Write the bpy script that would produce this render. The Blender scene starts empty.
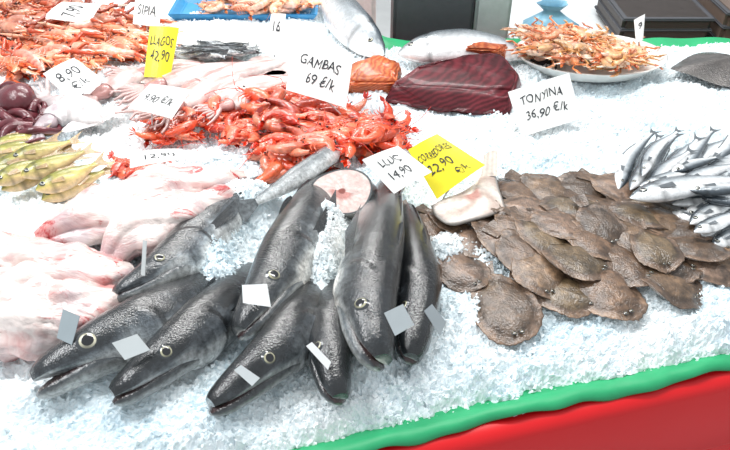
import bpy, bmesh, math, random
import numpy as np
from mathutils import Vector
random.seed(7); rng=np.random.default_rng(7)
Z0=0.92; CH=0.85; PITCH=math.radians(38); F=701.0
cp,sp=math.cos(PITCH),math.sin(PITCH)
CAM=np.array([0,0,Z0+CH])
def ray(u,v):
    x=(u-365)/F; y=(225-v)/F
    return np.array([x, cp+y*sp, -sp+y*cp])
def P(u,v,h=0.0):
    d=ray(u,v); t=(h-CH)/d[2]
    return CAM+d*t
def lin(hexs):
    hexs=hexs.lstrip('#'); o=[]
    for i in (0,2,4):
        c=int(hexs[i:i+2],16)/255
        o.append(c/12.92 if c<=.04045 else ((c+.055)/1.055)**2.4)
    return np.array(o)
def unit(v):
    v=np.asarray(v,float); return v/(np.linalg.norm(v)+1e-12)
def mixc(a,b,t): return a*(1-t)+b*t
def ramp(x,stops):
    xs=[s[0] for s in stops]; cs=np.array([s[1] for s in stops])
    return np.array([np.interp(x,xs,cs[:,k]) for k in range(3)])
def sstep(a,b,x):
    t=np.clip((x-a)/(b-a),0,1); return t*t*(3-2*t)
# ---------- noise
def h2(ix,iy,k=0.0):
    return np.modf(np.abs(np.sin(ix*127.1+iy*311.7+k*74.7)*43758.5453))[0]
def vn(x,y,k=0.0):
    ix=np.floor(x); iy=np.floor(y); fx=x-ix; fy=y-iy
    fx=fx*fx*(3-2*fx); fy=fy*fy*(3-2*fy)
    a=h2(ix,iy,k);b=h2(ix+1,iy,k);c=h2(ix,iy+1,k);d=h2(ix+1,iy+1,k)
    return (a*(1-fx)+b*fx)*(1-fy)+(c*(1-fx)+d*fx)*fy
def vs1(x,y,k=0): return float(vn(np.array(float(x)),np.array(float(y)),k))
def chips(x,y,k):
    ix=np.floor(x); iy=np.floor(y); best=np.full(x.shape,9e9); hh=np.zeros(x.shape)
    for dx in (-1,0,1):
        for dy in (-1,0,1):
            cx=ix+dx; cy=iy+dy
            px=cx+h2(cx,cy,k+1); py=cy+h2(cx,cy,k+2)
            ox=x-px; oy=y-py; d=ox*ox+oy*oy
            m=d<best
            val=h2(cx,cy,k+3)+ox*(h2(cx,cy,k+4)-.5)*2.2+oy*(h2(cx,cy,k+5)-.5)*2.2-d*.5
            hh=np.where(m,val,hh); best=np.where(m,d,best)
    return hh
# ---------- materials
def newmat(name):
    m=bpy.data.materials.new(name); m.use_nodes=True
    nt=m.node_tree; b=nt.nodes['Principled BSDF']; return m,nt,b
def N(nt,t,**kw):
    n=nt.nodes.new(t)
    for k,v in kw.items():
        if k in n.inputs: n.inputs[k].default_value=v
        else: setattr(n,k,v)
    return n
def mixrgb(nt,mode,fac,a,b):
    n=nt.nodes.new('ShaderNodeMix'); n.data_type='RGBA'; n.blend_type=mode
    for idx,val in ((0,fac),(6,a),(7,b)):
        if hasattr(val,'links'): nt.links.new(val,n.inputs[idx])
        else: n.inputs[idx].default_value=val
    return n.outputs[2]
def cramp(nt,src,stops):
    r=nt.nodes.new('ShaderNodeValToRGB'); nt.links.new(src,r.inputs[0])
    el=r.color_ramp.elements
    while len(el)<len(stops): el.new(.5)
    for e,(p,c) in zip(el,stops):
        e.position=p; e.color=(c,c,c,1) if not hasattr(c,'__len__') else (*c,1)
    return r.outputs[0]
def skin_mat(name,rough=.3,nscale=60,amp=.5,bump=.15,vscale=260,coat=.5,spec=.5,sss=0.0,bigscale=9,metal=0,bd=.006):
    m,nt,b=newmat(name); L=nt.links
    at=N(nt,'ShaderNodeAttribute',attribute_name='Col')
    tc=N(nt,'ShaderNodeTexCoord')
    n1=N(nt,'ShaderNodeTexNoise',Scale=nscale,Detail=5.0,Roughness=.65); L.new(tc.outputs['Object'],n1.inputs['Vector'])
    n2=N(nt,'ShaderNodeTexNoise',Scale=bigscale,Detail=3.0); L.new(tc.outputs['Object'],n2.inputs['Vector'])
    c1=cramp(nt,n1.outputs[0],[(.3,1-amp),(.7,1+amp)])
    c2=cramp(nt,n2.outputs[0],[(.3,1-amp*.6),(.7,1+amp*.4)])
    x=mixrgb(nt,'MULTIPLY',1.0,at.outputs['Color'],c1)
    x=mixrgb(nt,'MULTIPLY',1.0,x,c2)
    L.new(x,b.inputs['Base Color'])
    vo=N(nt,'ShaderNodeTexVoronoi',Scale=vscale); L.new(tc.outputs['Object'],vo.inputs['Vector'])
    bp=N(nt,'ShaderNodeBump',Strength=bump,Distance=.002); L.new(vo.outputs['Distance'],bp.inputs['Height'])
    bp2=N(nt,'ShaderNodeBump',Strength=bump,Distance=bd); L.new(n1.outputs[0],bp2.inputs['Height']); L.new(bp.outputs[0],bp2.inputs['Normal'])
    L.new(bp2.outputs[0],b.inputs['Normal'])
    b.inputs['Roughness'].default_value=rough; b.inputs['Coat Weight'].default_value=coat; b.inputs['Coat Roughness'].default_value=.10
    b.inputs['Specular IOR Level'].default_value=spec; b.inputs['Metallic'].default_value=metal
    if bump: L.new(bp2.outputs[0],b.inputs['Coat Normal'])
    if sss: b.inputs['Subsurface Weight'].default_value=sss; b.inputs['Subsurface Scale'].default_value=.01
    return m
def flat_mat(name,col,rough=.5,metal=0,bump=0,bs=40,var=.12):
    m,nt,b=newmat(name); L=nt.links
    tc=N(nt,'ShaderNodeTexCoord'); n1=N(nt,'ShaderNodeTexNoise',Scale=bs,Detail=3.0); L.new(tc.outputs['Object'],n1.inputs['Vector'])
    c=cramp(nt,n1.outputs[0],[(.3,1-var),(.7,1.0)])
    c=mixrgb(nt,'MULTIPLY',1.0,(*lin(col),1),c); L.new(c,b.inputs['Base Color'])
    b.inputs['Roughness'].default_value=rough; b.inputs['Metallic'].default_value=metal
    if bump:
        bp=N(nt,'ShaderNodeBump',Strength=bump,Distance=.004); L.new(n1.outputs[0],bp.inputs['Height']); L.new(bp.outputs[0],b.inputs['Normal'])
    return m
M_hake=skin_mat('hake_skin',rough=.25,nscale=130,amp=.5,bump=.24,vscale=330,coat=.7,bigscale=22,bd=.003)
M_eye=skin_mat('fish_eye',rough=.06,amp=.05,bump=0,coat=1)
M_flat=skin_mat('flatfish_skin',rough=.3,nscale=120,amp=.5,bump=.3,vscale=300,coat=.5,bigscale=34,bd=.004)
M_silver=skin_mat('silver_skin',rough=.2,nscale=70,amp=.22,bump=.2,vscale=300,coat=.6,metal=.3)
M_yel=skin_mat('olive_skin',rough=.3,nscale=60,amp=.35,bump=.15,vscale=300,coat=.4)
M_prawn=skin_mat('prawn_shell',rough=.28,nscale=80,amp=.4,bump=.15,vscale=200,coat=.5,sss=.08)
M_squid=skin_mat('squid_flesh',rough=.3,nscale=40,amp=.22,bump=.2,vscale=150,coat=.35)
M_cut=skin_mat('fish_flesh',rough=.3,nscale=90,amp=.2,bump=.15,vscale=200,coat=.3)
M_tag=skin_mat('card',rough=.4,nscale=20,amp=.04,bump=0,coat=.1)
M_ink=flat_mat('ink','#25282e',rough=.5)
def flesh_mat():
    m,nt,b=newmat('monkfish_flesh'); L=nt.links
    tc=N(nt,'ShaderNodeTexCoord')
    at=N(nt,'ShaderNodeAttribute',attribute_name='Col')
    mp=N(nt,'ShaderNodeMapping'); mp.inputs['Rotation'].default_value=(0,0,-.35); mp.inputs['Scale'].default_value=(.8,1.9,1.4); L.new(tc.outputs['Object'],mp.inputs[0])
    n=N(nt,'ShaderNodeTexNoise',Scale=8.0,Detail=7.0,Roughness=.62,Distortion=.8); L.new(mp.outputs[0],n.inputs['Vector'])
    f=cramp(nt,n.outputs[0],[(.42,0.0),(.62,1.0)])
    c=mixrgb(nt,'MIX',f,(*lin('#f0e4df'),1),(*lin('#d39390'),1))
    n3=N(nt,'ShaderNodeTexNoise',Scale=13.0,Detail=4.0); L.new(tc.outputs['Object'],n3.inputs['Vector'])
    c=mixrgb(nt,'MIX',cramp(nt,n3.outputs[0],[(.48,0.0),(.66,.7)]),c,(*lin('#bcb2b9'),1))
    n2=N(nt,'ShaderNodeTexNoise',Scale=9.0,Detail=8.0,Roughness=.7,Distortion=1.6); L.new(mp.outputs[0],n2.inputs['Vector'])
    f2=cramp(nt,n2.outputs[0],[(.555,0.0),(.63,.95)])
    c=mixrgb(nt,'MIX',f2,c,(*lin('#b0242a'),1))
    c=mixrgb(nt,'MULTIPLY',1.0,c,at.outputs['Color'])
    L.new(c,b.inputs['Base Color'])
    bp=N(nt,'ShaderNodeBump',Strength=.6,Distance=.02); L.new(n.outputs[0],bp.inputs['Height']); L.new(bp.outputs[0],b.inputs['Normal'])
    b.inputs['Roughness'].default_value=.22; b.inputs['Coat Weight'].default_value=.5
    return m
M_monk=flesh_mat()
def meat_mat(name,c1,c2,scale=60,dist=3,bump=.3,lo=.5):
    m,nt,b=newmat(name); L=nt.links
    tc=N(nt,'ShaderNodeTexCoord')
    mp=N(nt,'ShaderNodeMapping'); mp.inputs['Rotation'].default_value=(0,.35,0); L.new(tc.outputs['Object'],mp.inputs[0])
    w=N(nt,'ShaderNodeTexWave',Scale=scale,Distortion=float(dist),Detail=3.0); w.bands_direction='Z'; L.new(mp.outputs[0],w.inputs['Vector'])
    c=mixrgb(nt,'MIX',w.outputs['Fac'],(*lin(c1),1),(*lin(c2),1))
    n=N(nt,'ShaderNodeTexNoise',Scale=14.0,Detail=4.0); L.new(tc.outputs['Object'],n.inputs['Vector'])
    c=mixrgb(nt,'MULTIPLY',1.0,c,cramp(nt,n.outputs[0],[(.3,lo),(.7,1.2)]))
    L.new(c,b.inputs['Base Color']); b.inputs['Roughness'].default_value=.4; b.inputs['Coat Weight'].default_value=.15; b.inputs['Specular IOR Level'].default_value=.3
    bp=N(nt,'ShaderNodeBump',Strength=bump,Distance=.004); L.new(n.outputs[0],bp.inputs['Height']); L.new(bp.outputs[0],b.inputs['Normal'])
    return m
M_tuna=meat_mat('tuna_meat','#4a161d','#6c252e',34,5)
M_salmon=meat_mat('salmon_meat','#b04a28','#d47a4a',50,6)
def ice_mat():
    m,nt,b=newmat('crushed_ice'); L=nt.links
    tc=N(nt,'ShaderNodeTexCoord')
    v=N(nt,'ShaderNodeTexVoronoi',Scale=260.0); L.new(tc.outputs['Object'],v.inputs['Vector'])
    n=N(nt,'ShaderNodeTexNoise',Scale=6.0,Detail=4.0); L.new(tc.outputs['Object'],n.inputs['Vector'])
    c=mixrgb(nt,'MIX',cramp(nt,n.outputs[0],[(.35,0.0),(.65,1.0)]),(*lin('#e6f2f7'),1),(*lin('#fbfdfd'),1))
    vc=N(nt,'ShaderNodeSeparateColor'); L.new(v.outputs['Color'],vc.inputs[0])
    c=mixrgb(nt,'MULTIPLY',1.0,c,cramp(nt,vc.outputs[0],[(0.0,(.90,.94,.955)),(.5,(1,1,1))]))
    L.new(c,b.inputs['Base Color'])
    bp=N(nt,'ShaderNodeBump',Strength=.4,Distance=.0025); L.new(vc.outputs[1],bp.inputs['Height']); L.new(bp.outputs[0],b.inputs['Normal'])
    b.inputs['Roughness'].default_value=.2; b.inputs['IOR'].default_value=1.31
    return m
M_ice=ice_mat()
M_green=flat_mat('green_tarp','#27a56b',rough=.5,bump=.5,bs=25)
M_red=flat_mat('red_panel','#e00d16',rough=.45,bs=5,var=.06)
M_white=flat_mat('white_ceramic','#efeee9',rough=.2)
M_blue=flat_mat('blue_plastic','#3d8fc0',rough=.3)
M_dark=flat_mat('dark_metal','#4a4b50',rough=.5)
M_grey=flat_mat('steel','#c4c8ca',rough=.35,metal=.2)
M_floor=flat_mat('floor_concrete','#d2d4d4',rough=.6,bs=6)
M_wall=flat_mat('wall_paint','#eceeef',rough=.8,bs=3)
# ---------- mesh builder
class MB:
    def __init__(s): s.v=[];s.c=[];s.f=[];s.m=[];s.n=0
    def add(s,v,f,c,mat=0):
        v=np.asarray(v,float).reshape(-1,3); c=np.asarray(c,float)
        if c.ndim==1: c=np.tile(c,(len(v),1))
        s.v.append(v); s.c.append(c)
        for q in f: s.f.append(tuple(int(i)+s.n for i in q)); s.m.append(mat)
        s.n+=len(v)
    def obj(s,name,mats,smooth=True,parent=None):
        V=np.vstack(s.v); C=np.vstack(s.c)
        o0=V.mean(0); o0[2]=V[:,2].min()
        me=bpy.data.meshes.new(name); me.from_pydata((V-o0).tolist(),[],s.f)
        a=me.color_attributes.new('Col','FLOAT_COLOR','POINT')
        a.data.foreach_set('color',np.hstack([np.clip(C,0,1),np.ones((len(C),1))]).ravel())
        for m in mats: me.materials.append(m)
        me.polygons.foreach_set('material_index',s.m)
        me.polygons.foreach_set('use_smooth',[smooth]*len(s.f))
        me.update()
        ob=bpy.data.objects.new(name,me); ob.location=o0
        bpy.context.collection.objects.link(ob)
        return ob
def spline(pts,n):
    p=np.array(pts,float)
    if len(p)==2: return np.linspace(p[0],p[1],n)
    d=np.r_[0,np.cumsum(np.linalg.norm(np.diff(p,axis=0),axis=1))]
    q=np.vstack([2*p[0]-p[1],p,2*p[-1]-p[-2]])
    out=[]
    for t in np.linspace(0,d[-1],n*4):
        i=min(np.searchsorted(d,t,side='right')-1,len(p)-2); u=(t-d[i])/(d[i+1]-d[i])
        a,b,c,e=q[i],q[i+1],q[i+2],q[i+3]
        out.append(.5*(2*b+(c-a)*u+(2*a-5*b+4*c-e)*u*u+(-a+3*b-3*c+e)*u**3))
    out=np.array(out); d=np.r_[0,np.cumsum(np.linalg.norm(np.diff(out,axis=0),axis=1))]
    tt=np.linspace(0,d[-1],n)
    return np.stack([np.interp(tt,d,out[:,k]) for k in range(3)],1)
def frames(C,roll):
    T=np.gradient(C,axis=0); T/=np.linalg.norm(T,axis=1)[:,None]+1e-12
    Lr=np.cross(T,[0,0,1.0]); Lr/=np.linalg.norm(Lr,axis=1)[:,None]+1e-9
    U=np.cross(Lr,T); r=np.radians(roll)*np.ones(len(C))
    D=U*np.cos(r)[:,None]+Lr*np.sin(r)[:,None]
    Lt=np.cross(T,D)
    return T,D,Lt
def loft(mb,C,A,B,roll,colf,m=24,mat=0,cap0=None,cap1=None,off=None,shape=None,lump=None):
    n=len(C); T,D,Lt=frames(C,roll)
    th=np.linspace(0,2*np.pi,m,endpoint=False); c=np.cos(th); s=np.sin(th)
    A=np.asarray(A)*np.ones(n); B=np.asarray(B)*np.ones(n)
    V=np.zeros((n,m,3)); K=np.zeros((n,m,3))
    for i in range(n):
        ci,si=c.copy(),s.copy()
        if shape is not None: ci,si=shape(i/(n-1),ci,si)
        k=1.0 if lump is None else lump(i/(n-1),th)[:,None]
        V[i]=C[i]+(D[i]*(A[i]*ci)[:,None]+Lt[i]*(B[i]*si)[:,None])*k
        K[i]=np.array([colf(i/(n-1),c[j],s[j]) for j in range(m)])
    f=[(i*m+j,i*m+(j+1)%m,(i+1)*m+(j+1)%m,(i+1)*m+j) for i in range(n-1) for j in range(m)]
    mb.add(V.reshape(-1,3),f,K.reshape(-1,3),mat)
    for e,cap in ((0,cap0),(n-1,cap1)):
        if cap is None:
            cc=V[e].mean(0); vv=np.vstack([V[e],cc]); mb.add(vv,[(j,(j+1)%m,m) for j in range(m)],np.vstack([K[e],K[e].mean(0)]),mat)
        else:
            cc=V[e].mean(0); rs=[1,.95,.92,.75,.6,.45,.3,.14,.1]; vs=[];ks=[]
            for ri,r in enumerate(rs):
                vs.append(cc+(V[e]-cc)*r); ks.append(np.array([cap(r,c[j],s[j]) for j in range(m)]))
            vs=np.vstack(vs+[cc[None]]); ks=np.vstack(ks+[np.array([cap(0,0,0)])])
            ff=[(q*m+j,q*m+(j+1)%m,(q+1)*m+(j+1)%m,(q+1)*m+j) for q in range(len(rs)-1) for j in range(m)]
            q=len(rs)-1; ff+=[(q*m+j,q*m+(j+1)%m,len(vs)-1) for j in range(m)]
            mb.add(vs,ff,ks,1)
    return V,T,D,Lt
def eye(mb,pos,nrm,r,mat=1,iris='#c9c6a8'):
    nrm=unit(nrm); a=unit(np.cross(nrm,[0.3,.1,1])); b=np.cross(nrm,a); m=18
    prof=[(0,.34,'p'),(.4,.32,'p'),(.60,.29,'p'),(.66,.27,'i'),(.82,.19,'i'),(.9,.13,'d'),(1.2,-.1,'d')]
    col={'p':np.array([.004,.004,.006]),'i':lin(iris),'d':np.array([.04,.045,.05])}
    vs=[];ks=[]
    for rr,z,k in prof:
        for j in range(m):
            t=2*math.pi*j/m
            vs.append(pos+(a*math.cos(t)+b*math.sin(t))*rr*r+nrm*z*r); ks.append(col[k]*(.7+.35*math.sin(t*2+1) if k=='i' else 1))
    ff=[(q*m+j,q*m+(j+1)%m,(q+1)*m+(j+1)%m,(q+1)*m+j) for q in range(len(prof)-1) for j in range(m)]
    mb.add(vs,ff,np.array(ks),mat)
def fan(mb,base0,base1,tips,col,mat=0,col2=None):
    n=len(tips); vs=[];ks=[]
    for i,t in enumerate(tips):
        b=base0+(base1-base0)*i/(n-1); t=np.asarray(t)
        for k in (0,.5,1): vs.append(b+(t-b)*k); ks.append(col*(1 if i%2 else .75) if k<1 or col2 is None else col2)
    ff=[]
    for i in range(n-1):
        for k in range(2): ff.append((i*3+k,i*3+k+1,(i+1)*3+k+1,(i+1)*3+k))
    mb.add(vs,ff,np.array(ks),mat)
def W(px): return [P(*p) for p in px]
# ---------- hake
HS=[0,.01,.03,.06,.10,.15,.20,.25,.35,.5,.65,.8,.92,1.0]
HA=[.34,.48,.62,.74,.84,.92,.97,.99,.98,.90,.72,.46,.22,.16]
def hake(px,w,roll,s1=1.0,openm=.15,seed=1,shade=1.0,iris='#aeab8e',hk=1.28,eang=68,tint=(1,1,1),es=.10,teeth=0):
    tint=np.array(tint)
    mb=MB(); C=spline(W(px),110); L=np.linalg.norm(np.diff(C,axis=0),axis=1).sum(); NN=109
    def hq(q): return q/hk if q<.26*hk else .26+(q-.26*hk)*(1-.26)/(1-.26*hk)
    ss=np.linspace(0,s1,110); hs=np.array([hq(q) for q in ss]); A=np.interp(hs,HS,HA)*w/2
    def idx_of(h): return int(np.clip(np.searchsorted(hs,h),0,NN))
    B=A*np.interp(hs,[0,.1,.3,1],[.86,.82,.82,.6])
    c0=[(-1,lin('#eceeec')),(-.6,lin('#d9dcdc')),(-.35,lin('#9aa2a6')),(-.08,lin('#565d63')),(.25,lin('#34393d')),(.6,lin('#1e2124')),(1,lin('#151719'))]
    def gl(c): return .205+.045*math.sqrt(max(0,1-((c+.15)/.85)**2)) if c<.7 else -1
    def colf(t,c,s):
        q=hq(t*s1); ang=math.atan2(s,c)
        nz=vs1(q*26+seed*3.1,ang*2.2+7,3); nz2=vs1(q*70.,ang*5+7,5); nz3=vs1(q*14+seed,ang*9,8)
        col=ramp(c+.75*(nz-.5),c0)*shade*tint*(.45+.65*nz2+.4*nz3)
        g=gl(c)
        if c<.6 and abs(q-g)<.006: col=col*.3
        elif c<.6 and 0<g-q<.035: col=col*1.3
        if c<.45 and abs(q-.165-.02*(1-c*c))<.004: col=col*.6
        if q<.16: col=mixc(col,lin('#2c3135')*shade,.55 if c>-.1 else .1)
        if q>.27 and abs(c-.2)<.06: col=col*.55
        return col
    def shape(t,c,s):
        q=hq(t*s1)
        k=np.interp(q,[0,.02,.12,.17],[.15,.2,.62,1]); c2=np.where(c<0,c*k,c)
        c2=np.where(c>0,c2*np.interp(q,[0,.1,.24],[.74,.84,1]),c2)
        gg=np.array([gl(x) for x in c])
        lift=np.where(gg>0,.055*np.exp(-((q-gg+.012)/.014)**2)-.03*np.exp(-((q-gg-.014)/.010)**2),0)
        s2=s*(1-.06*math.exp(-((q-.075)/.02)**2))
        return c2*(1+lift),s2*(1+lift)
    V,T,D,Lt=loft(mb,C,A,B,roll,colf,m=52,shape=shape)
    nj=20; hj=np.linspace(-.008,.17,nj); Cj=[]
    for h in hj:
        base=C[0]+T[0]*h*hk*L/s1 if h<0 else np.array([np.interp(h,hs,C[:,k]) for k in range(3)])
        a=np.interp(max(h,0),HS,HA)*w/2; qi=idx_of(max(h,0))
        op=openm*w*.22*np.interp(h,[-.008,.13],[1,0])
        Cj.append(base-D[qi]*(a*np.interp(h,[-.008,.0,.17],[.16,.22,.48])+op))
    Cj=np.array(Cj); aj=np.interp(hj,[-.008,-.003,.02,.1,.17],[.06,.15,.24,.34,.38])*w/2
    bj=np.interp(hj,[-.008,-.003,.02,.1,.17],[.14,.32,.50,.64,.62])*w/2
    def cj(t,c,s):
        if c>.45: return lin('#3a2424')
        return ramp(-c,[(-.5,lin('#202427')),(0,lin('#555b5f')),(.4,lin('#a6a9a8')),(1,lin('#dededa'))])*shade
    Vj,Tj,Dj,Lj=loft(mb,Cj,aj,bj,roll,cj,m=20)
    for k in range(teeth):
        h=.004+.08*k/teeth; i=idx_of(h); jj=int(np.clip((h+.008)/.178*(nj-1),0,nj-1))
        for sd in (-1,1):
            ln=w*.022*(1+.4*math.sin(k*2.3)); t_=T[i]*w*.006
            p=Cj[jj]+Lj[jj]*sd*bj[jj]*.85+Dj[jj]*aj[jj]*.4
            mb.add([p-t_,p+t_,p+D[i]*ln,p+Lt[i]*sd*w*.006],[(0,1,2),(0,2,3),(1,3,2)],lin('#d8d6ca'))
    for sd in (-1,1):
        i=idx_of(.115); th=sd*math.radians(eang)
        nrm=unit(D[i]*math.cos(th)*.8+Lt[i]*math.sin(th))
        pos=C[i]+D[i]*A[i]*math.cos(th)*.84+Lt[i]*B[i]*math.sin(th)
        eye(mb,pos-nrm*w*.012,nrm,w*es,iris=iris)
        i=idx_of(.05); p=C[i]+D[i]*A[i]*.45+Lt[i]*sd*B[i]*.76; n2=unit(D[i]*.6+Lt[i]*sd)
        eye(mb,p-n2*w*.003,n2,w*.014,iris='#15181b')
        i=min(idx_of(.285),NN-1)
        b0=C[i]+D[i]*A[i]*.0+Lt[i]*B[i]*1.0*sd; b1=C[i]-D[i]*A[i]*.28+Lt[i]*B[i]*.96*sd
        tips=[b0+(b1-b0)*k/7+T[i]*w*(1.15-.5*k/7)-D[i]*w*.1*k/7+Lt[i]*sd*w*.03 for k in range(8)]
        fan(mb,b0,b1,tips,lin('#24282b'),0,lin('#4a5054'))
    for (q0,q1,hh) in ((.33,.43,.13),(.47,.9,.08)):
        if hs[-1]<=q0+.02: continue
        q1=min(q1,hs[-1]-.01)
        vs=[];K=12
        for k in range(K):
            i=idx_of(q0+(q1-q0)*k/(K-1))
            p=C[i]+D[i]*A[i]*.98; hgt=hh*w*math.sin(math.pi*min(1,(k+.6)/K))**.5
            vs+= [p,p+(D[i]*.5+T[i]*.9)*hgt]
        mb.add(vs,[(2*k,2*k+1,2*k+3,2*k+2) for k in range(K-1)],lin('#22262a'))
    return mb.obj('hake',[M_hake,M_eye])
hake([(115,297,.045),(150,280,.05),(190,249,.045),(226,214,.03),(262,185,-.0)],.098,-60,.8,.25,seed=1,shade=.9)
hake([(34,380,.04),(62,366,.044),(110,344,.045),(165,320,.03),(225,292,-.02)],.114,-48,.62,.8,seed=2,shade=.78,es=.125,iris='#d0ccb4',teeth=9)
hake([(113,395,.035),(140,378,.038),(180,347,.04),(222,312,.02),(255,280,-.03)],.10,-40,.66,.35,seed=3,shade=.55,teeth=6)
hake([(240,332,.05),(262,302,.052),(292,252,.052),(315,212,.045),(340,178,.01)],.114,-48,.8,.15,seed=4,shade=.85,eang=66,tint=(1.05,1,.95))
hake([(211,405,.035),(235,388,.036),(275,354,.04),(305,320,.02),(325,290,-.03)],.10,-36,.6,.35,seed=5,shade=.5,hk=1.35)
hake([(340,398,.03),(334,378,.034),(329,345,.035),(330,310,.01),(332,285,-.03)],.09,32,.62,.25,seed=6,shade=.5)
hake([(382,361,.06),(371,333,.063),(367,290,.065),(376,240,.06),(382,205,.04),(388,180,.01)],.118,50,.85,.35,seed=8,shade=1.0,hk=1.05,tint=(1.08,1,.92),teeth=5)
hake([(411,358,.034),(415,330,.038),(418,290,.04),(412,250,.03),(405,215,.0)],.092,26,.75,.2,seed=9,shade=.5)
# ---------- cut pieces
def cutface(r,c,s):
    if r>.94: return lin('#54585a')
    if r<.12: return lin('#9c5a50')
    if r<.35 and c<-.0: return lin('#d3968e')
    return mixc(lin('#f4e6df'),lin('#e2bab2'),abs(math.sin(c*7+s*5+r*4))*.7)
def silverskin(t,c,s):
    return ramp(c,[(-1,lin('#e9e9e7')),(-.2,lin('#c5c9ca')),(.3,lin('#7d8386')),(1,lin('#45494d'))])
mb=MB(); p0=P(342,191,.082); dr=unit([.16,.60,-.62]); C=np.array([p0+dr*.11*i/9 for i in range(10)])
loft(mb,C,np.linspace(.043,.045,10),np.linspace(.062,.056,10),0,silverskin,m=36,cap0=cutface,lump=lambda q,th:1+.06*np.sin(th*2+.6)+.05*np.sin(th*3))
mb.obj('hake_cut_piece',[M_hake,M_cut])
mb=MB(); C=spline(W([(256,202,.055),(285,185,.065),(315,165,.065),(336,150,.05)]),24)
loft(mb,C,np.interp(np.linspace(0,1,24),[0,.4,.9,1],[.008,.023,.022,.012]),np.interp(np.linspace(0,1,24),[0,.4,1],[.006,.016,.012]),-60,silverskin,m=20)
T,D,Lt=frames(C,-45)
fan(mb,C[-1]-D[-1]*.012,C[-1]+D[-1]*.012,[C[-1]+T[-1]*(.05-.02*math.sin(math.pi*k/6))+D[-1]*.03*(k/3-1) for k in range(7)],lin('#8a8f92'))
fan(mb,C[0]-D[0]*.008,C[0]+D[0]*.008,[C[0]-T[0]*.04+D[0]*.025*(k/3-1) for k in range(7)],lin('#7a8083'))
mb.obj('hake_tail',[M_hake,M_cut])
def pillow(mb,px,h,thick,colfn,m=60,mat=0):
    pts=[P(u,v,h) for u,v in px]; o=spline(pts+[pts[0]],m+1)[:-1]; c=o.mean(0); vs=[];ks=[]
    rings=[(0,1),(.15,.99),(.3,.95),(.45,.9),(.6,.8),(.75,.65),(.88,.42),(.96,.2),(1,0),(.95,-.5),(.8,-1)]
    for r,z in rings:
        for j in range(m):
            vs.append(c+(o[j]-c)*r+np.array([0,0,thick*z])); ks.append(colfn(r,2*math.pi*j/m))
    mb.add(vs,[(q*m+j,q*m+(j+1)%m,(q+1)*m+(j+1)%m,(q+1)*m+j) for q in range(len(rings)-1) for j in range(m)]+[tuple(range((len(rings)-1)*m,len(rings)*m))],np.array(ks),mat)
def tailcol(r,a):
    if r>.93: return lin('#86807a')
    if r<.16: return lin('#b98a80')
    return mixc(lin('#e4dad1'),lin('#b5a095'),.5+.5*math.sin(a*4+r*7))
mb=MB(); pillow(mb,[(431,206),(436,217),(450,225),(472,221),(503,211),(504,203),(499,188),(494,172),(484,172),(474,184),(458,194),(443,199)],.038,.010,tailcol)
b0=P(481,176,.045); b1=P(497,176,.045); fan(mb,b0,b1,[P(484+2.2*k,153-2.0*math.sin(math.pi*k/6)+(3-k)*.8,.06) for k in range(7)],lin('#cbbfb4'))
mb.obj('hake_tail_piece',[M_cut])
# ---------- monkfish
def monk(px,radii,flatn,seed,n=80):
    mb=MB(); C=spline(W(px),n); t=np.linspace(0,1,n)
    A=np.interp(t,np.linspace(0,1,len(radii)),radii)
    def lump(q,th):
        base=1+.10*np.sin(3*th+q*7+seed)+.07*np.sin(5*th-q*13+seed*2)+.06*np.sin(q*23+seed)
        ax=np.abs(th-np.pi)
        fold=np.abs(np.sin(ax*3.3+q*5+seed+1.5*vn(q*6+th*0,ax,seed)))
        return base+.14*(vn(q*12+th*0+seed*5,ax*2.2,seed)-.5)+.06*(vn(q*30+th*0,ax*5,seed+1)-.5)-.14*(1-fold)**4
    loft(mb,C,A*flatn,A,0,lambda q,c,s: np.array([1,.98,.97])*(.93+.07*math.sin(q*17+s*3)),m=56,lump=lump)
    return mb.obj('monkfish',[M_monk,M_monk])
monk([(38,240,.03),(85,222,.04),(150,200,.045),(205,186,.04),(243,176,.02)],[.02,.055,.06,.07,.065,.045,.015],.75,1)
monk([(108,268,.02),(126,240,.05),(160,224,.055),(205,210,.045),(238,196,.02)],[.02,.05,.058,.055,.045,.03],.8,2)
monk([(-30,252,.02),(15,256,.035),(60,264,.04),(95,270,.03),(120,266,.02)],[.03,.042,.04,.045,.045,.03],.8,3)
monk([(-40,300,.02),(10,292,.04),(55,284,.05),(95,278,.045),(130,272,.02)],[.04,.05,.05,.045,.04,.02],.8,4.3)
monk([(-30,340,.02),(15,325,.04),(45,318,.045),(85,308,.045),(125,296,.02)],[.03,.055,.06,.055,.045,.02],.8,5.1)
monk([(-20,318,.03),(20,305,.055),(60,296,.06),(100,290,.04)],[.02,.035,.04,.03,.015],.8,6.6)
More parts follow.
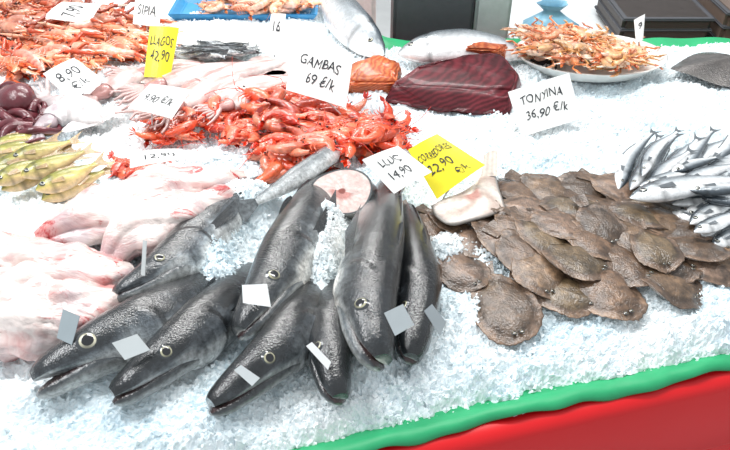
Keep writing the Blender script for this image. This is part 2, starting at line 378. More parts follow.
# ---------- small fish generic
def sfish(mb,p0,p1,w,roll,stops,bend=.0,tailc='#8c9094',iris='#d8d8c8',n=18,m=14,flatn=.55):
    p0=np.array(p0);p1=np.array(p1); mid=(p0+p1)/2; L=np.linalg.norm(p1-p0)
    side=unit(np.cross(p1-p0,[0,0,1])); C=spline([p0,mid+side*bend*L,p1],n)
    t=np.linspace(0,1,n); A=np.interp(t,[0,.05,.15,.25,.4,.6,.8,.93,1],[.08,.4,.78,.95,1,.85,.5,.25,.28])*w/2
    V,T,D,Lt=loft(mb,C,A,A*flatn,roll,lambda t,c,s: ramp(c,stops)*(.5 if abs(t-.22)<.02 else 1),m=m)
    tc=lin(tailc)
    e=C[-1]; fan(mb,e-D[-1]*A[-1],e+D[-1]*A[-1],[e+T[-1]*w*(.85-.45*math.sin(math.pi*k/6))+D[-1]*w*.42*(k/3-1) for k in range(7)],tc)
    i=n//2; fan(mb,C[i-3]+D[i-3]*A[i-3]*.95,C[i+4]+D[i+4]*A[i+4]*.95,[C[i-2+k]+D[i]*(A[i-2+k]+w*.10)+T[i]*w*.1 for k in range(5)],tc)
    i=int(n*.55); fan(mb,C[i]-D[i]*A[i]*.95,C[i+4]-D[i]*A[i+4]*.95,[C[i+k]-D[i]*(A[i+k]+w*.08)+T[i]*w*.1 for k in range(5)],tc)
    for sd in (-1,1):
        i=int(.12*n); nrm=unit(Lt[i]*sd+D[i]*.35)
        eye(mb,C[i]+D[i]*A[i]*.25+Lt[i]*sd*A[i]*flatn*.9,nrm,w*.12,iris=iris)
        i=int(.27*n); b0=C[i]+Lt[i]*sd*A[i]*flatn*1.03; b1=b0-D[i]*w*.12
        fan(mb,b0,b1,[b0+T[i]*w*.5-D[i]*w*.25*k/4+Lt[i]*sd*w*.04 for k in range(5)],tc)
sil=[(-1,lin('#ffffff')),(-.1,lin('#f0f2f2')),(.25,lin('#b4bbc0')),(.6,lin('#59626a')),(1,lin('#2e363c'))]
mb=MB()
WL=[((630,198),(745,178),.060,.065,-88),((618,190),(652,134),.036,.03,88),((630,190),(658,138),.034,.04,-88),((648,182),(676,136),.036,.035,88),
    ((660,178),(696,140),.036,.045,-88),((678,178),(712,132),.036,.04,88),((690,178),(732,138),.040,.03,-80),((672,204),(745,192),.038,.035,-88),((650,198),(688,152),.034,.05,-88),
    ((690,224),(740,196),.038,.045,-88),((700,238),(748,214),.038,.03,-80),((684,216),(742,206),.038,.035,88),((706,182),(742,148),.042,.05,-80),((672,212),(716,222),.034,.03,-88),
    ((715,172),(745,136),.036,.04,85),((700,196),(745,208),.036,.06,80),((694,232),(742,210),.034,.055,-88),((640,186),(700,160),.034,.055,-88),((712,246),(752,224),.036,.03,-75),
    ((672,172),(716,158),.032,.065,88),((700,170),(736,124),.032,.055,80),((642,176),(676,132),.030,.06,-88),((690,190),(748,186),.038,.075,88),((676,186),(738,164),.034,.07,-85)]
for (h,t,w,z,r) in WL: sfish(mb,P(*h,z),P(*t,z+.006),w,r,sil,bend=random.uniform(-.08,.08),tailc='#6f757a')
mb.obj('whiting_pile',[M_silver,M_eye])
yel=[(-1,lin('#e0c096')),(-.2,lin('#bbac5c')),(.3,lin('#8e8a3a')),(1,lin('#5e6226'))]
mb=MB()
for (h,t,w,z) in [((-10,172),(62,150),.052,.03),((2,190),(72,158),.05,.035),((-15,160),(48,142),.05,.03),((36,190),(96,164),.048,.045),
                  ((42,200),(104,172),.05,.025),((-12,150),(40,134),.045,.03),((20,176),(84,152),.045,.055),((-30,186),(20,164),.05,.03),((10,160),(70,142),.045,.04),((-5,184),(48,160),.045,.055)]:
    sfish(mb,P(*h,z),P(*t,z),w,-62,yel,bend=random.uniform(-.05,.08),tailc='#a88a5c',flatn=.65)
mb.obj('striped_red_mullet_pile',[M_yel,M_eye])
# ---------- flatfish
def flatfish(mb,pos,yaw,L,tilt=(0,0),Wd=.62,seed=0,tone=1.0):
    m=60; vs=[];ks=[]
    cy,sy=math.cos(yaw),math.sin(yaw)
    X=unit(np.array([cy,sy,tilt[0]])); Y=np.array([-sy,cy,tilt[1]]); Zv=unit(np.cross(X,Y)); Y=np.cross(Zv,X)
    body=lin(['#6a523f','#725b46','#5b4838','#776050','#68563f'][seed%5])*tone; fr=lin('#705a49')*tone; edge=lin('#3e3026')*tone
    def outl(t):
        x=math.cos(t); y=math.sin(t)
        yy=math.copysign(abs(y)**1.2,y)
        return x*.43*L, yy*Wd*.52*L*(1+.14*x)*(1-.04*math.cos(4*t))
    rings=[(0,.056,body*1.1),(.12,.056,body*1.1),(.25,.054,body*1.05),(.4,.049,body),(.55,.041,body*.97),(.66,.032,body*.92),(.74,.022,mixc(edge,body,.4)),(.79,.015,mixc(edge,fr,.5)),(.9,.010,fr),(.97,.007,fr*1.1),(1.0,.004,fr*1.3)]
    wav=random.uniform(0,6); bx=random.uniform(-.06,.06)
    for ri,(r,z,col) in enumerate(rings):
        for j in range(m):
            t=2*math.pi*j/m; x,y=outl(t); rr=r*(1+.02*math.sin(j*2.7+wav)+.015*math.sin(j*.9+wav)) if r>.85 else r
            X_,Y_=x*rr,y*rr; Y_+=bx*L*(X_/(.42*L))**2
            zz=z*L+(.022*L*math.sin(2*t+wav)+.018*L*math.sin(5*t+wav*2))*r*r-.03*L*(X_/(.42*L))**2*(.6 if X_<0 else .5)
            mot=.42+.65*vs1(X_/L*11+seed*9.,Y_/L*11+seed*5.,4)+.5*vs1(X_/L*26+seed*9.,Y_/L*26+seed*5.,6)
            c=col*mot
            if r>.76: c=c*(1+.25*math.sin(j*3.1415*.98))
            if X_>.20*L and X_<.235*L and r<.7: c=c*.6
            vs.append(pos+X*X_+Y*Y_+Zv*zz); ks.append(c)
    f=[(q*m+j,q*m+(j+1)%m,(q+1)*m+(j+1)%m,(q+1)*m+j) for q in range(len(rings)-1) for j in range(m)]
    nb=len(vs)
    for j in range(m):
        t=2*math.pi*j/m; x,y=outl(t); vs.append(pos+X*x*.8+Y*y*.8-Zv*.004-Zv*.02*L); ks.append(lin('#e8e0d8'))
    f+=[((len(rings)-1)*m+j,(len(rings)-1)*m+(j+1)%m,nb+(j+1)%m,nb+j) for j in range(m)]; f.append(tuple(nb+j for j in range(m)))
    mb.add(vs,f,np.array(ks))
    b=pos-X*.39*L+Y*bx*L-Zv*.010*L
    fan(mb,b-Y*.07*L,b+Y*.07*L,[b-X*.23*L*(1-.12*abs(k-3)/3)+Y*.12*L*(k/3-1)+Zv*.01*L*math.sin(k*1.3) for k in range(7)],fr*.9,0,fr*.6)
    for sd in (-.6,.9):
        eye(mb,pos+X*.33*L+Y*.045*L*sd+Zv*.036*L,Zv,.020*L,iris='#8a7a54')
    vv=[]
    for k in range(12):
        xx=(.22-.55*k/11); yy=bx*(xx/.42)**2
        zz=np.interp(abs(xx),[0,.2,.33],[.0575,.043,.014])-.018*(xx/.42)**2
        q=pos+X*xx*L+Y*yy*L+Zv*zz*L; vv+=[q+Y*.005*L,q-Y*.005*L+Zv*.001*L]
    mb.add(vv,[(2*k,2*k+1,2*k+3,2*k+2) for k in range(11)],body*.6)
FF=[(515,190,150,.14,.018),(548,190,-20,.15,.022),(585,188,-25,.15,.020),(622,190,-30,.15,.022),(655,205,-20,.15,.02),
(430,228,-60,.14,.012),(455,222,-30,.13,.016),(492,212,-20,.14,.020),(530,212,-25,.15,.028),(572,205,-20,.15,.034),(610,212,-35,.15,.028),(660,222,-30,.15,.03),(690,228,-20,.15,.026),
(500,238,-30,.15,.026),(545,236,-30,.15,.036),(592,238,-40,.155,.036),(640,238,-30,.155,.032),(700,248,-20,.15,.03),
(458,268,-55,.145,.014),(575,258,-35,.155,.036),(622,262,-60,.15,.028),(540,270,-55,.15,.026),(662,262,-50,.15,.022),(702,264,-20,.145,.016),
(562,292,-40,.15,.014),(606,290,-65,.165,.020),(668,280,-60,.155,.018),(505,307,-80,.18,.012),(470,240,-30,.13,.014),(640,215,-30,.14,.036),(525,255,-40,.15,.03),(440,248,-70,.12,.012),
(600,225,-50,.13,.045),(560,225,-10,.13,.044),(655,248,-70,.13,.040),(520,226,-60,.13,.038),(728,256,-30,.14,.02)]
mb=MB()
for i,(u,v,yw,L,z) in enumerate(FF):
    flatfish(mb,P(u,v,z),math.radians(yw+random.uniform(-30,30) if i not in (27,25,18) else yw),L*1.04,(random.uniform(-.18,-.02),random.uniform(-.18,.14)),seed=i,tone=random.uniform(.75,1.2),Wd=random.uniform(.56,.68))
mb.obj('flatfish_pile',[M_flat,M_eye])
# ---------- prawns
def tube(mb,pts,r0,r1,col,k=4):
    C=np.array(pts); n=len(C); T=np.gradient(C,axis=0); vs=[]
    for i in range(n):
        t=unit(T[i]); a=unit(np.cross(t,[.31,.2,.93])); b=np.cross(t,a); r=r0+(r1-r0)*i/(n-1)
        for j in range(k):
            g=2*math.pi*j/k; vs.append(C[i]+(a*math.cos(g)+b*math.sin(g))*r)
    mb.add(vs,[(i*k+j,i*k+(j+1)%k,(i+1)*k+(j+1)%k,(i+1)*k+j) for i in range(n-1) for j in range(k)],col)
def prawn(mb,pos,yaw,L,c1,c2,claws=False,curl=2.2,tilt=None,ant=1.0,fat=1.3):
    tl=tilt if tilt is not None else random.uniform(-.4,.4)
    R=np.array([[math.cos(yaw),-math.sin(yaw),0],[math.sin(yaw),math.cos(yaw),0],[0,0,1]])
    fl=random.choice([-1,1])
    def X(p): 
        p=np.array(p,float)*L; p[1]*=fl; p=np.array([p[0],p[1]*math.cos(tl)-p[2]*math.sin(tl),p[1]*math.sin(tl)+p[2]*math.cos(tl)])
        return pos+R@p
    n=18; m=10; sp=[]; ang=.1; p=np.array([.3,0.1,0]);
    for i in range(n):
        sp.append(p.copy()); t=i/(n-1)
        ang+= 0 if t<.35 else curl/(n*.65)
        p=p+np.array([-math.cos(ang),-math.sin(ang),0])*(.9/n)
    vs=[];ks=[]
    for i in range(n):
        t=i/(n-1); d=sp[min(i+1,n-1)]-sp[max(i-1,0)]; d=d/np.linalg.norm(d); nn=np.array([-d[1],d[0],0])
        r=np.interp(t,[0,.08,.2,.36,.5,.8,1],[.02,.06,.088,.085,.075,.05,.025])*fat
        if t>.36: r*=1+.10*(i%2)
        for j in range(m):
            g=2*math.pi*j/m
            vs.append(X(sp[i]+nn*r*math.cos(g)*1.1+np.array([0,0,1])*r*.85*math.sin(g)))
            kk=.5-.5*math.cos(g); cc=mixc(c1,c2,kk*.5)
            if t>.36 and i%2: cc=cc*.75+.25*c2
            ks.append(cc)
    mb.add(vs,[(i*m+j,i*m+(j+1)%m,(i+1)*m+(j+1)%m,(i+1)*m+j) for i in range(n-1) for j in range(m)],np.array(ks))
    tube(mb,[X((.3,.1,0)),X((.42,.13,.01)),X((.5,.17,.02))],.022*L,.003*L,c1)
    e=sp[-1]; d=sp[-1]-sp[-3]; d=d/np.linalg.norm(d); nn=np.array([-d[1],d[0],0])
    for a in (-.8,-.3,.3,.8):
        dd=d*math.cos(a)+nn*math.sin(a)*.5+np.array([0,0,math.sin(a)*.6]); q=e+dd*.18; w=np.cross(dd,[.2,.3,.9]); w=w/np.linalg.norm(w)*.045
        mb.add([X(e),X(e+dd*.09+w),X(q),X(e+dd*.09-w)],[(0,1,2,3)],c1)
    for i in (0,1):
        z=(i-.5)*.1
        q=X((.30,.13,z*1.4)); eyc=np.array([.01,.008,.01])
        vs=[q+np.array(o)*.024*L for o in [(1,0,0),(-1,0,0),(0,1,0),(0,-1,0),(0,0,1),(0,0,-1)]]
        mb.add(vs,[(0,2,4),(2,1,4),(1,3,4),(3,0,4),(2,0,5),(1,2,5),(3,1,5),(0,3,5)],eyc)
        a=random.uniform(-.8,.8)
        if random.random()<.5*ant: tube(mb,[X((.33,.08,z)),X((.5,.05+a*.1,z*2+.04)),X((.72,.1+a*.35,z*2+.03)),X((.95,.2+a*.7,z))],.009*L,.004*L,c1*.9,3)
        if claws:
            b=random.uniform(-.3,.2)+(i-.5)*.5
            tube(mb,[X((.22,0,z)),X((.38,-.12+b*.3,z)),X((.56,-.05+b,z+.03)),X((.60,-.04+b,z+.03))],.024*L,.036*L,c1,6)
            tube(mb,[X((.60,-.04+b,z+.03)),X((.70,-.03+b,z+.03)),X((.86,-.0+b,z+.03))],.045*L,.010*L,c1,6)
            tube(mb,[X((.66,-.06+b,z+.03)),X((.76,-.08+b,z+.03)),X((.85,-.04+b,z+.03))],.022*L,.006*L,c2,4)
    for k in range(5):
        x=.22-.07*k
        if random.random()<.35: continue
        for z in (-.04,.04):
            tube(mb,[X((x,.05+.01*k,z)),X((x+.04,-.10,z*2)),X((x+.02*random.random(),-.17,z*1.5))],.014*L,.007*L,mixc(c1,c2,.5),3)
def prawn_pile(name,regions,n,L,c1s,c2s,hz,claws=False,z0=.01,curl=(1.2,3.0),fat=1.3,ant=1.0,yaws=None):
    mb=MB()
    for i in range(n):
        (u,v,ru,rv,rot)=regions[i%len(regions)]
        a=random.uniform(0,6.283); r=math.sqrt(random.random())
        x=ru*r*math.cos(a); y=rv*r*math.sin(a); cr,sr=math.cos(math.radians(rot)),math.sin(math.radians(rot))
        h=z0+hz*(1-r*r)*random.uniform(.5,1.05)
        yw=random.uniform(0,6.283) if yaws is None else random.gauss(random.choice(yaws),.35)
        prawn(mb,P(u+x*cr-y*sr,v+x*sr+y*cr,h),yw,L*random.uniform(.85,1.15),lin(random.choice(c1s))*random.uniform(.85,1.1),lin(random.choice(c2s)),claws,random.uniform(*curl),fat=fat,ant=ant)
    return mb.obj(name,[M_prawn])
reds=['#e23a18','#d42c10','#ea4c20','#bc2410','#e4401a','#a02010']; pal=['#ee8258','#e6603a','#f2a480']
prawn_pile('red_prawn_pile',[(300,118,58,22,10),(350,128,46,20,5),(288,150,32,16,-30),(272,102,32,13,0),(320,142,48,14,0),(375,132,26,14,0)],112,.135,reds,pal,.06,fat=1.3,ant=.8)
prawn_pile('prawn_pile',[(188,120,40,13,-15),(218,105,40,12,-25),(238,132,22,8,0),(172,128,22,7,0)],38,.12,reds,pal,.03,ant=.6)
prawn_pile('prawn_cluster',[(138,166,26,6,-10)],8,.11,['#d43d28','#c8321f'],pal,.02,ant=.5)
lang=['#e67848','#dc6232','#ee9468','#d04e28','#f2b08e']; lpal=['#f8dccb','#f6bea0']
prawn_pile('langoustine_pile',[(60,52,66,13,-8),(110,43,42,11,-10),(30,62,38,8,-5),(80,36,56,8,-5)],80,.165,lang,lpal,.035,True,yaws=[-.5,2.6],curl=(.5,1.5),ant=.4)
prawn_pile('crayfish_pile',[(40,14,58,10,0),(85,18,42,8,0),(10,26,30,8,0),(30,0,60,9,0)],56,.16,['#c65630','#ac4424','#d4784a','#8e381e'],lpal,.04,True,yaws=[-.4,2.8],ant=.4)
# ---------- platters
def lathe(name,u,v,rx,ry,prof,mat,h=0.0,yaw=0):
    mb=MB(); c=P(u,v,h); m=64; vs=[]
    for (r,z) in prof:
        for j in range(m):
            t=2*math.pi*j/m; x=rx*r*math.cos(t); y=ry*r*math.sin(t)
            vs.append(c+np.array([x*math.cos(yaw)-y*math.sin(yaw),x*math.sin(yaw)+y*math.cos(yaw),z]))
    mb.add(vs,[(q*m+j,q*m+(j+1)%m,(q+1)*m+(j+1)%m,(q+1)*m+j) for q in range(len(prof)-1) for j in range(m)]+[tuple(range(m))],np.ones(3))
    return mb.obj(name,[mat])
plprof=[(.62,.0),(.8,.012),(.98,.042),(1.0,.046),(.97,.046),(.80,.022),(.6,.010),(.01,.010)]
lathe('serving_platter',587,68,.205,.14,plprof,M_white,0,-.05)
prawn_pile('squat_lobster_pile',[(580,44,52,13,6),(565,36,44,8,5),(612,54,30,9,0),(545,50,20,6,0),(590,58,46,8,4)],140,.08,['#e8884e','#eca070','#de6e3c','#f0b690','#cf9254','#c8683a','#f3dcc4'],['#f8e4ce','#f2c6a0'],.06,True,z0=.04,fat=1.6,ant=.05)
lathe('dish',215,55,.14,.085,plprof,M_white,0,.1)
mb=MB()
for i in range(46):
    a=random.uniform(0,6.28); r=math.sqrt(random.random()); c=P(215+34*r*math.cos(a),50+7*r*math.sin(a),.035+.025*(1-r*r)); yw=random.uniform(-.5,.5)
    d=np.array([math.cos(yw),math.sin(yw),random.uniform(-.1,.1)])*.045*random.choice([-1,1]); sfish(mb,c-d,c+d,.018,random.uniform(-80,80),[(-1,lin('#eef0f0')),(0,lin('#9a9fa0')),(1,lin('#3c4146'))],n=10,m=8)
mb.obj('anchovy_pile',[M_silver,M_eye])
def traybox(name,u0,u1,v0,v1,hgt,mat,t=.008,h=0.0):
    a=P(u0,v1,h);b=P(u1,v1,h);c=P(u1,v0,h)
    w=b[0]-a[0]; dd=c[1]-b[1]; o=np.array([a[0],a[1],Z0+h])
    bm=bmesh.new()
    def ring(ins,z): return [bm.verts.new((ins,ins,z)),bm.verts.new((w-ins,ins,z)),bm.verts.new((w-ins,dd-ins,z)),bm.verts.new((ins,dd-ins,z))]
    rs=[ring(.02,0),ring(0,hgt),ring(t,hgt),ring(.02+t,t)]
    bm.faces.new(rs[0][::-1])
    for q in range(3):
        for j in range(4): bm.faces.new((rs[q][j],rs[q][(j+1)%4],rs[q+1][(j+1)%4],rs[q+1][j]))
    bm.faces.new(rs[3]); bmesh.ops.bevel(bm,geom=[e for e in bm.edges],offset=.003,segments=2,affect='EDGES')
    me=bpy.data.meshes.new(name); bm.to_mesh(me); bm.free(); me.materials.append(mat); ob=bpy.data.objects.new(name,me); ob.location=o; bpy.context.collection.objects.link(ob)
    return ob
traybox('blue_tray',168,318,2,24,.03,M_blue)
prawn_pile('shrimp_pile',[(255,6,50,5,0),(280,3,36,4,0)],40,.11,['#d98a54','#cc6c40','#e6a878'],lpal,.025,z0=.03,ant=.2)
# ---------- squid, octopus
def squid(mb,p0,p1,w,col,col2,tent=True):
    p0=np.array(p0);p1=np.array(p1); n=20; C=spline([p0,(p0+p1)/2+np.array([0,.01,.0]),p1],n); t=np.linspace(0,1,n)
    A=np.interp(t,[0,.1,.5,.85,1],[.08,.5,.95,1,.75])*w/2
    V,T,D,Lt=loft(mb,C,A*.6,A,0,lambda t,c,s: mixc(col,col2,max(0,c)*(.5+.5*math.sin(t*9+s*4))),m=18)
    for sd in (-1,1):
        fan(mb,C[0],C[8]+Lt[8]*sd*A[8]*.9,[C[k]+Lt[k]*sd*(A[k]+w*.55*math.sin(math.pi*(k+1)/9)) for k in range(0,9)],mixc(col,col2,.5))
    if tent:
        e=C[-1]; loft(mb,spline([e,e+T[-1]*w*.6],6),np.array([.5,.55,.5,.42,.4,.3])*w*.4,np.array([.5,.6,.6,.5,.4,.3])*w*.5,0,lambda t,c,s:col2,m=12)
        e=e+T[-1]*w*.5
        for k in range(8):
            a=(k-3.5)*.22; s=Lt[-1]
            tube(mb,[e,e+T[-1]*w*.4+s*a*w*.6,e+T[-1]*w*.8+s*a*w*1.1+np.array([0,0,.004]),e+T[-1]*w*1.1+s*(a*1.2+.3*math.sin(k*2))*w],w*.10,w*.03,mixc(col,col2,.7),6)
mb=MB(); wc=lin('#dfd3cf'); pc=lin('#b4837e')
for (a,b,w,z) in [((285,62),(200,86),.085,.03),((298,78),(215,98),.08,.03),((250,66),(165,84),.085,.03),((240,76),(180,104),.075,.04),((150,72),(108,90),.08,.025),((280,92),(232,104),.06,.035),((205,66),(150,72),.07,.03)]:
    squid(mb,P(*a,z),P(*b,z),w,wc,pc)
mb.obj('squid_pile',[M_squid,M_squid])
mb=MB()
squid(mb,P(102,122,.03),P(62,106,.03),.10,lin('#e2dedc'),lin('#b6aaaa'))
squid(mb,P(90,98,.03),P(52,120,.03),.08,lin('#d4cfcf'),lin('#aa9ca0'))
mb.obj('cuttlefish',[M_squid,M_squid])
mb=MB(); oc=lin('#5e252d'); oc2=lin('#b88482')
loft(mb,spline(W([(8,104,.02),(22,100,.045),(38,104,.03)]),14),np.array([.01,.03,.04,.045,.05,.05,.05,.05,.05,.045,.04,.03,.02,.01])*.8,np.array([.01,.03,.04,.045,.05,.05,.05,.05,.05,.045,.04,.03,.02,.01]),0,lambda t,c,s:mixc(oc,oc2,.3*max(0,-c)),m=20)
for k in range(16):
    b=P(random.uniform(-5,36),random.uniform(98,132),.03); a=random.uniform(0,6.28); pts=[b]; q=b.copy()
    for j in range(12):
        a+=random.uniform(.2,.55); q=q+np.array([math.cos(a),math.sin(a)*.9,0])*.018; pts.append(q+np.array([0,0,.012*math.sin(j*.8+k)]))
    C=spline(pts,30); r=np.linspace(.014,.003,30); loft(mb,C,r,r,0,lambda t,c,s: oc2 if c<-.3 else oc*(1+.2*math.sin(t*30)),m=8)
mb.obj('octopus',[M_squid,M_squid])
# ---------- tuna & salmon
def hull(name,pts,mats,sub=3,disp=.003,bev=.006):
    bm=bmesh.new(); o=np.mean(pts,0); o[2]=min(p[2] for p in pts)
    vs=[bm.verts.new(p-o) for p in pts]; bmesh.ops.convex_hull(bm,input=vs)
    bmesh.ops.delete(bm,geom=[v for v in bm.verts if not v.link_faces],context='VERTS')
    bmesh.ops.dissolve_limit(bm,angle_limit=.15,verts=bm.verts,edges=bm.edges)
    bmesh.ops.bevel(bm,geom=list(bm.edges),offset=bev,segments=3,affect='EDGES')
    bmesh.ops.triangulate(bm,faces=bm.faces); bmesh.ops.subdivide_edges(bm,edges=bm.edges,cuts=sub,use_grid_fill=True)
    bm.normal_update()
    for v in bm.verts:
        k=math.sin(v.co.x*70)*math.cos(v.co.y*60+v.co.z*50); v.co+=v.normal*disp*k
    me=bpy.data.meshes.new(name); bm.to_mesh(me); bm.free()
    for m in mats: me.materials.append(m)
    for p in me.polygons: p.use_smooth=True
    ob=bpy.data.objects.new(name,me); ob.location=o; bpy.context.collection.objects.link(ob); return ob
hull('tuna_loin',[P(383,104,0),P(440,113,0),P(508,118,0),P(524,92,0),P(505,70,0),P(410,72,0),
     P(392,84,.05),P(420,66,.075),P(468,54,.085),P(498,52,.085),P(518,72,.07),P(512,92,.05),P(440,62,.08)],[M_tuna],disp=.003)
hull('salmon_fillet',[P(343,95,0),P(392,97,0),P(402,74,0),P(350,72,0),P(344,66,.05),P(372,54,.065),P(398,60,.055),P(398,82,.045),P(350,82,.045)],[M_salmon],disp=.005)
def salm(t,c,s): return ramp(c,[(-1,lin('#f6f4f3')),(0,lin('#d5d8da')),(.4,lin('#8d959a')),(1,lin('#4c555d'))])
def big(px,w,roll,name):
    mb=MB(); n=36; C=spline(W(px),n); t=np.linspace(0,1,n)
    A=np.interp(t,[0,.05,.15,.3,.5,.75,.93,1],[.08,.4,.75,.95,1,.8,.35,.3])*w/2
    V,T,D,Lt=loft(mb,C,A,A*.55,roll,lambda t,c,s:salm(t,c,s)*(.5 if abs(t-.24)<.015 else 1),m=26)
    e=C[-1]; fan(mb,e-D[-1]*A[-1],e+D[-1]*A[-1],[e+T[-1]*w*.6+D[-1]*w*.5*(k/3-1) for k in range(7)],lin('#5d656b'))
    for sd in (-1,1): eye(mb,C[4]+D[4]*A[4]*.2+Lt[4]*sd*A[4]*.5,Lt[4]*sd+D[4]*.2,w*.07,mat=1)
    return mb.obj(name,[M_silver,M_eye])
big([(384,56,.04),(362,36,.05),(340,12,.05),(325,-12,.04)],.12,50,'sea_bass')
big([(398,54,.03),(440,47,.05),(480,47,.05),(530,56,.03)],.125,-75,'salmon')
hull('salmon_steak',[P(462,56,.03),P(505,62,.03),P(513,50,.03),P(470,44,.03),P(465,48,.075),P(500,50,.075),P(508,44,.07),P(474,40,.075)],[M_salmon])
mb=MB(); vs=[];ks=[];m=40; c=P(726,70,.02)
for r,z in [(0,.035),(.3,.032),(.6,.02),(.85,.01),(1,.003)]:
    for j in range(m):
        t=2*math.pi*j/m; k=1/(abs(math.cos(t))**1.3+abs(math.sin(t))**1.3)**(1/1.3); vs.append(c+np.array([.15*r*k*math.cos(t),.11*r*k*math.sin(t),z+.004*math.sin(4*t)*r])); ks.append(lin('#4c4744')*(1+.2*math.sin(j)))
mb.add(vs,[(q*m+j,q*m+(j+1)%m,(q+1)*m+(j+1)%m,(q+1)*m+j) for q in range(4) for j in range(m)],np.array(ks))
tube(mb,[c+np.array([.12,.05,.01]),c+np.array([.25,.12,.01]),c+np.array([.38,.14,.005])],.012,.003,lin('#4a4542'),8)
mb.obj('skate',[M_flat])
# ---------- tags
def textmesh(txt):
    cu=bpy.data.curves.new('t','FONT'); cu.body=txt; cu.resolution_u=3
    ob=bpy.data.objects.new('t',cu); bpy.context.collection.objects.link(ob)
    dg=bpy.context.evaluated_depsgraph_get(); dg.update(); me=bpy.data.meshes.new_from_object(ob.evaluated_get(dg))
    V=np.array([v.co[:] for v in me.vertices]); Fs=[tuple(p.vertices) for p in me.polygons]
    bpy.data.objects.remove(ob); return V,Fs
def card(name,q,h,lean,col,lines=(),yaw=0,thick=.0015):
    base=(P(*q[2],h)+P(*q[3],h))/2 if q[2][1]>q[3][1]-12 and q[3][1]>q[2][1]-12 else P(*max(q,key=lambda a:a[1]),h)
    Ln=math.radians(lean); n=np.array([math.sin(math.radians(yaw))*math.cos(Ln),-math.cos(math.radians(yaw))*math.cos(Ln),math.sin(Ln)])
    cs=[]
    for (u,v) in q:
        d=ray(u,v); cs.append(CAM+d*(np.dot(base-CAM,n)/np.dot(d,n)))
    TL,TR,BR,BL=cs
    mb=MB(); c=lin(col)
    def bil(x,y): return (TL*(1-x)+TR*x)*y+(BL*(1-x)+BR*x)*(1-y)
    K=8; vs=[]
    bow=lambda x:.004*math.sin(math.pi*x)
    for s in (1,-1):
        for j in range(K+1):
            for i in range(K+1): vs.append(bil(i/K,j/K)+n*(s*thick/2+bow(i/K)*(1 if len(lines) else 0)))
    M=(K+1)*(K+1); f=[]
    for j in range(K):
        for i in range(K):
            a=j*(K+1)+i; f.append((a,a+1,a+K+2,a+K+1)); f.append((M+a,M+a+K+1,M+a+K+2,M+a+1))
    for i in range(K):
        f.append((i,M+i,M+i+1,i+1)); b=K*(K+1)+i; f.append((b,b+1,M+b+1,M+b)); l=i*(K+1); f.append((l,l+K+1,M+l+K+1,M+l)); r=l+K; f.append((r,M+r,M+r+K+1,r+K+1))
    mb.add(vs,f,c,0)
    for (txt,x0,x1,y0,y1,sh) in lines:
        V,Fs=textmesh(txt); mn=V.min(0); mx=V.max(0); V2=(V-mn)/np.maximum(mx-mn,1e-6)
        out=[]
        for p in V2:
            x=x0+(x1-x0)*p[0]+sh*(p[1]-.5)*(y1-y0)+.01*math.sin(p[1]*5+p[0]*9); y=y0+(y1-y0)*p[1]+.025*math.sin(p[0]*11)
            out.append(bil(x,y)+n*(thick/2+bow(min(max(x,0),1))+.0012))
        mb.add(out,Fs,np.ones(3)*.02,1)
    if len(lines):
        b=bil(.5,.1)-n*.003; tube(mb,[b,b*.5+.5*(base-[0,0,.02]),base-[0,0,.03]],.002,.0015,lin('#c8c8c8'),6)
    return mb.obj(name,[M_tag,M_ink],smooth=False)
WH='#ececE9'; YE='#ecdc22'
card('price_tag',[(293,42),(353,58),(346,108),(286,90)],.06,42,WH,[('GAMBAS',.16,.82,.60,.80,.15),('69 €/k',.30,.78,.24,.47,.2)])
card('price_tag',[(150,26),(179,28),(170,79),(144,77)],.04,42,YE,[('LLAGOS',.1,.9,.62,.8,.1),('42,90',.15,.85,.3,.52,.1)])
card('price_tag',[(136,-8),(163,-6),(159,28),(133,24)],.04,45,WH,[('SIPIA',.15,.85,.3,.6,.1)])
card('price_tag',[(43,74),(74,58),(104,80),(72,102)],.03,55,WH,[('8,90',.18,.82,.47,.78,.1),('€/k',.3,.75,.15,.38,.1)])
card('price_tag',[(150,84),(191,90),(172,119),(128,108)],.075,55,WH,[('9,90 €/k',.15,.82,.33,.62,.1)])
card('price_tag',[(130,153),(180,149),(200,158),(130,168)],.065,75,WH,[('12,90',.25,.75,.3,.65,.1)])
card('price_tag',[(362,160),(398,146),(432,172),(394,194)],.08,55,WH,[('LLUÇ',.24,.76,.58,.80,.1),('14,90',.22,.72,.22,.46,.1)])
card('price_tag',[(408,150),(437,134),(485,165),(437,199)],.05,55,YE,[('CORREDORES',.08,.92,.64,.78,.1),('22,90',.14,.68,.34,.54,.1),('€/k',.55,.80,.12,.25,.1)])
card('price_tag',[(508,92),(569,73),(581,119),(522,137)],.01,42,WH,[('TONYINA',.14,.82,.62,.80,.15),('36,90 €/k',.16,.85,.26,.48,.2)])
card('price_tag',[(271,14),(286,14),(281,55),(267,55)],.03,40,WH,[('16',.25,.75,.55,.8,.1)])
card('price_tag',[(43,18),(62,2),(102,4),(90,24)],.05,60,WH,[('7,90',.2,.8,.3,.7,.1)])
card('price_tag',[(634,20),(645,14),(643,40),(636,43)],.07,40,WH,[('9',.3,.7,.5,.75,.1)])
for q,h,c in [([(63,309),(80,316),(72,345),(57,338)],.085,'#98a3a8'),([(112,343),(137,334),(150,350),(125,360)],.085,'#c3c9ca'),([(242,285),(267,284),(271,307),(243,303)],.10,'#eef0f0'),
            ([(234,370),(241,365),(260,378),(252,386)],.085,'#c8cecf'),([(306,346),(312,342),(331,362),(328,370)],.07,'#e6e8e8'),([(384,313),(403,304),(414,325),(395,336)],.115,'#a9b1b4'),([(424,311),(432,304),(446,322),(440,336)],.085,'#8f979b'),
            ([(143,240),(147,241),(145,276),(141,275)],.09,'#b8bcbc')]:
    card('gill_tag',q,h,50,c)
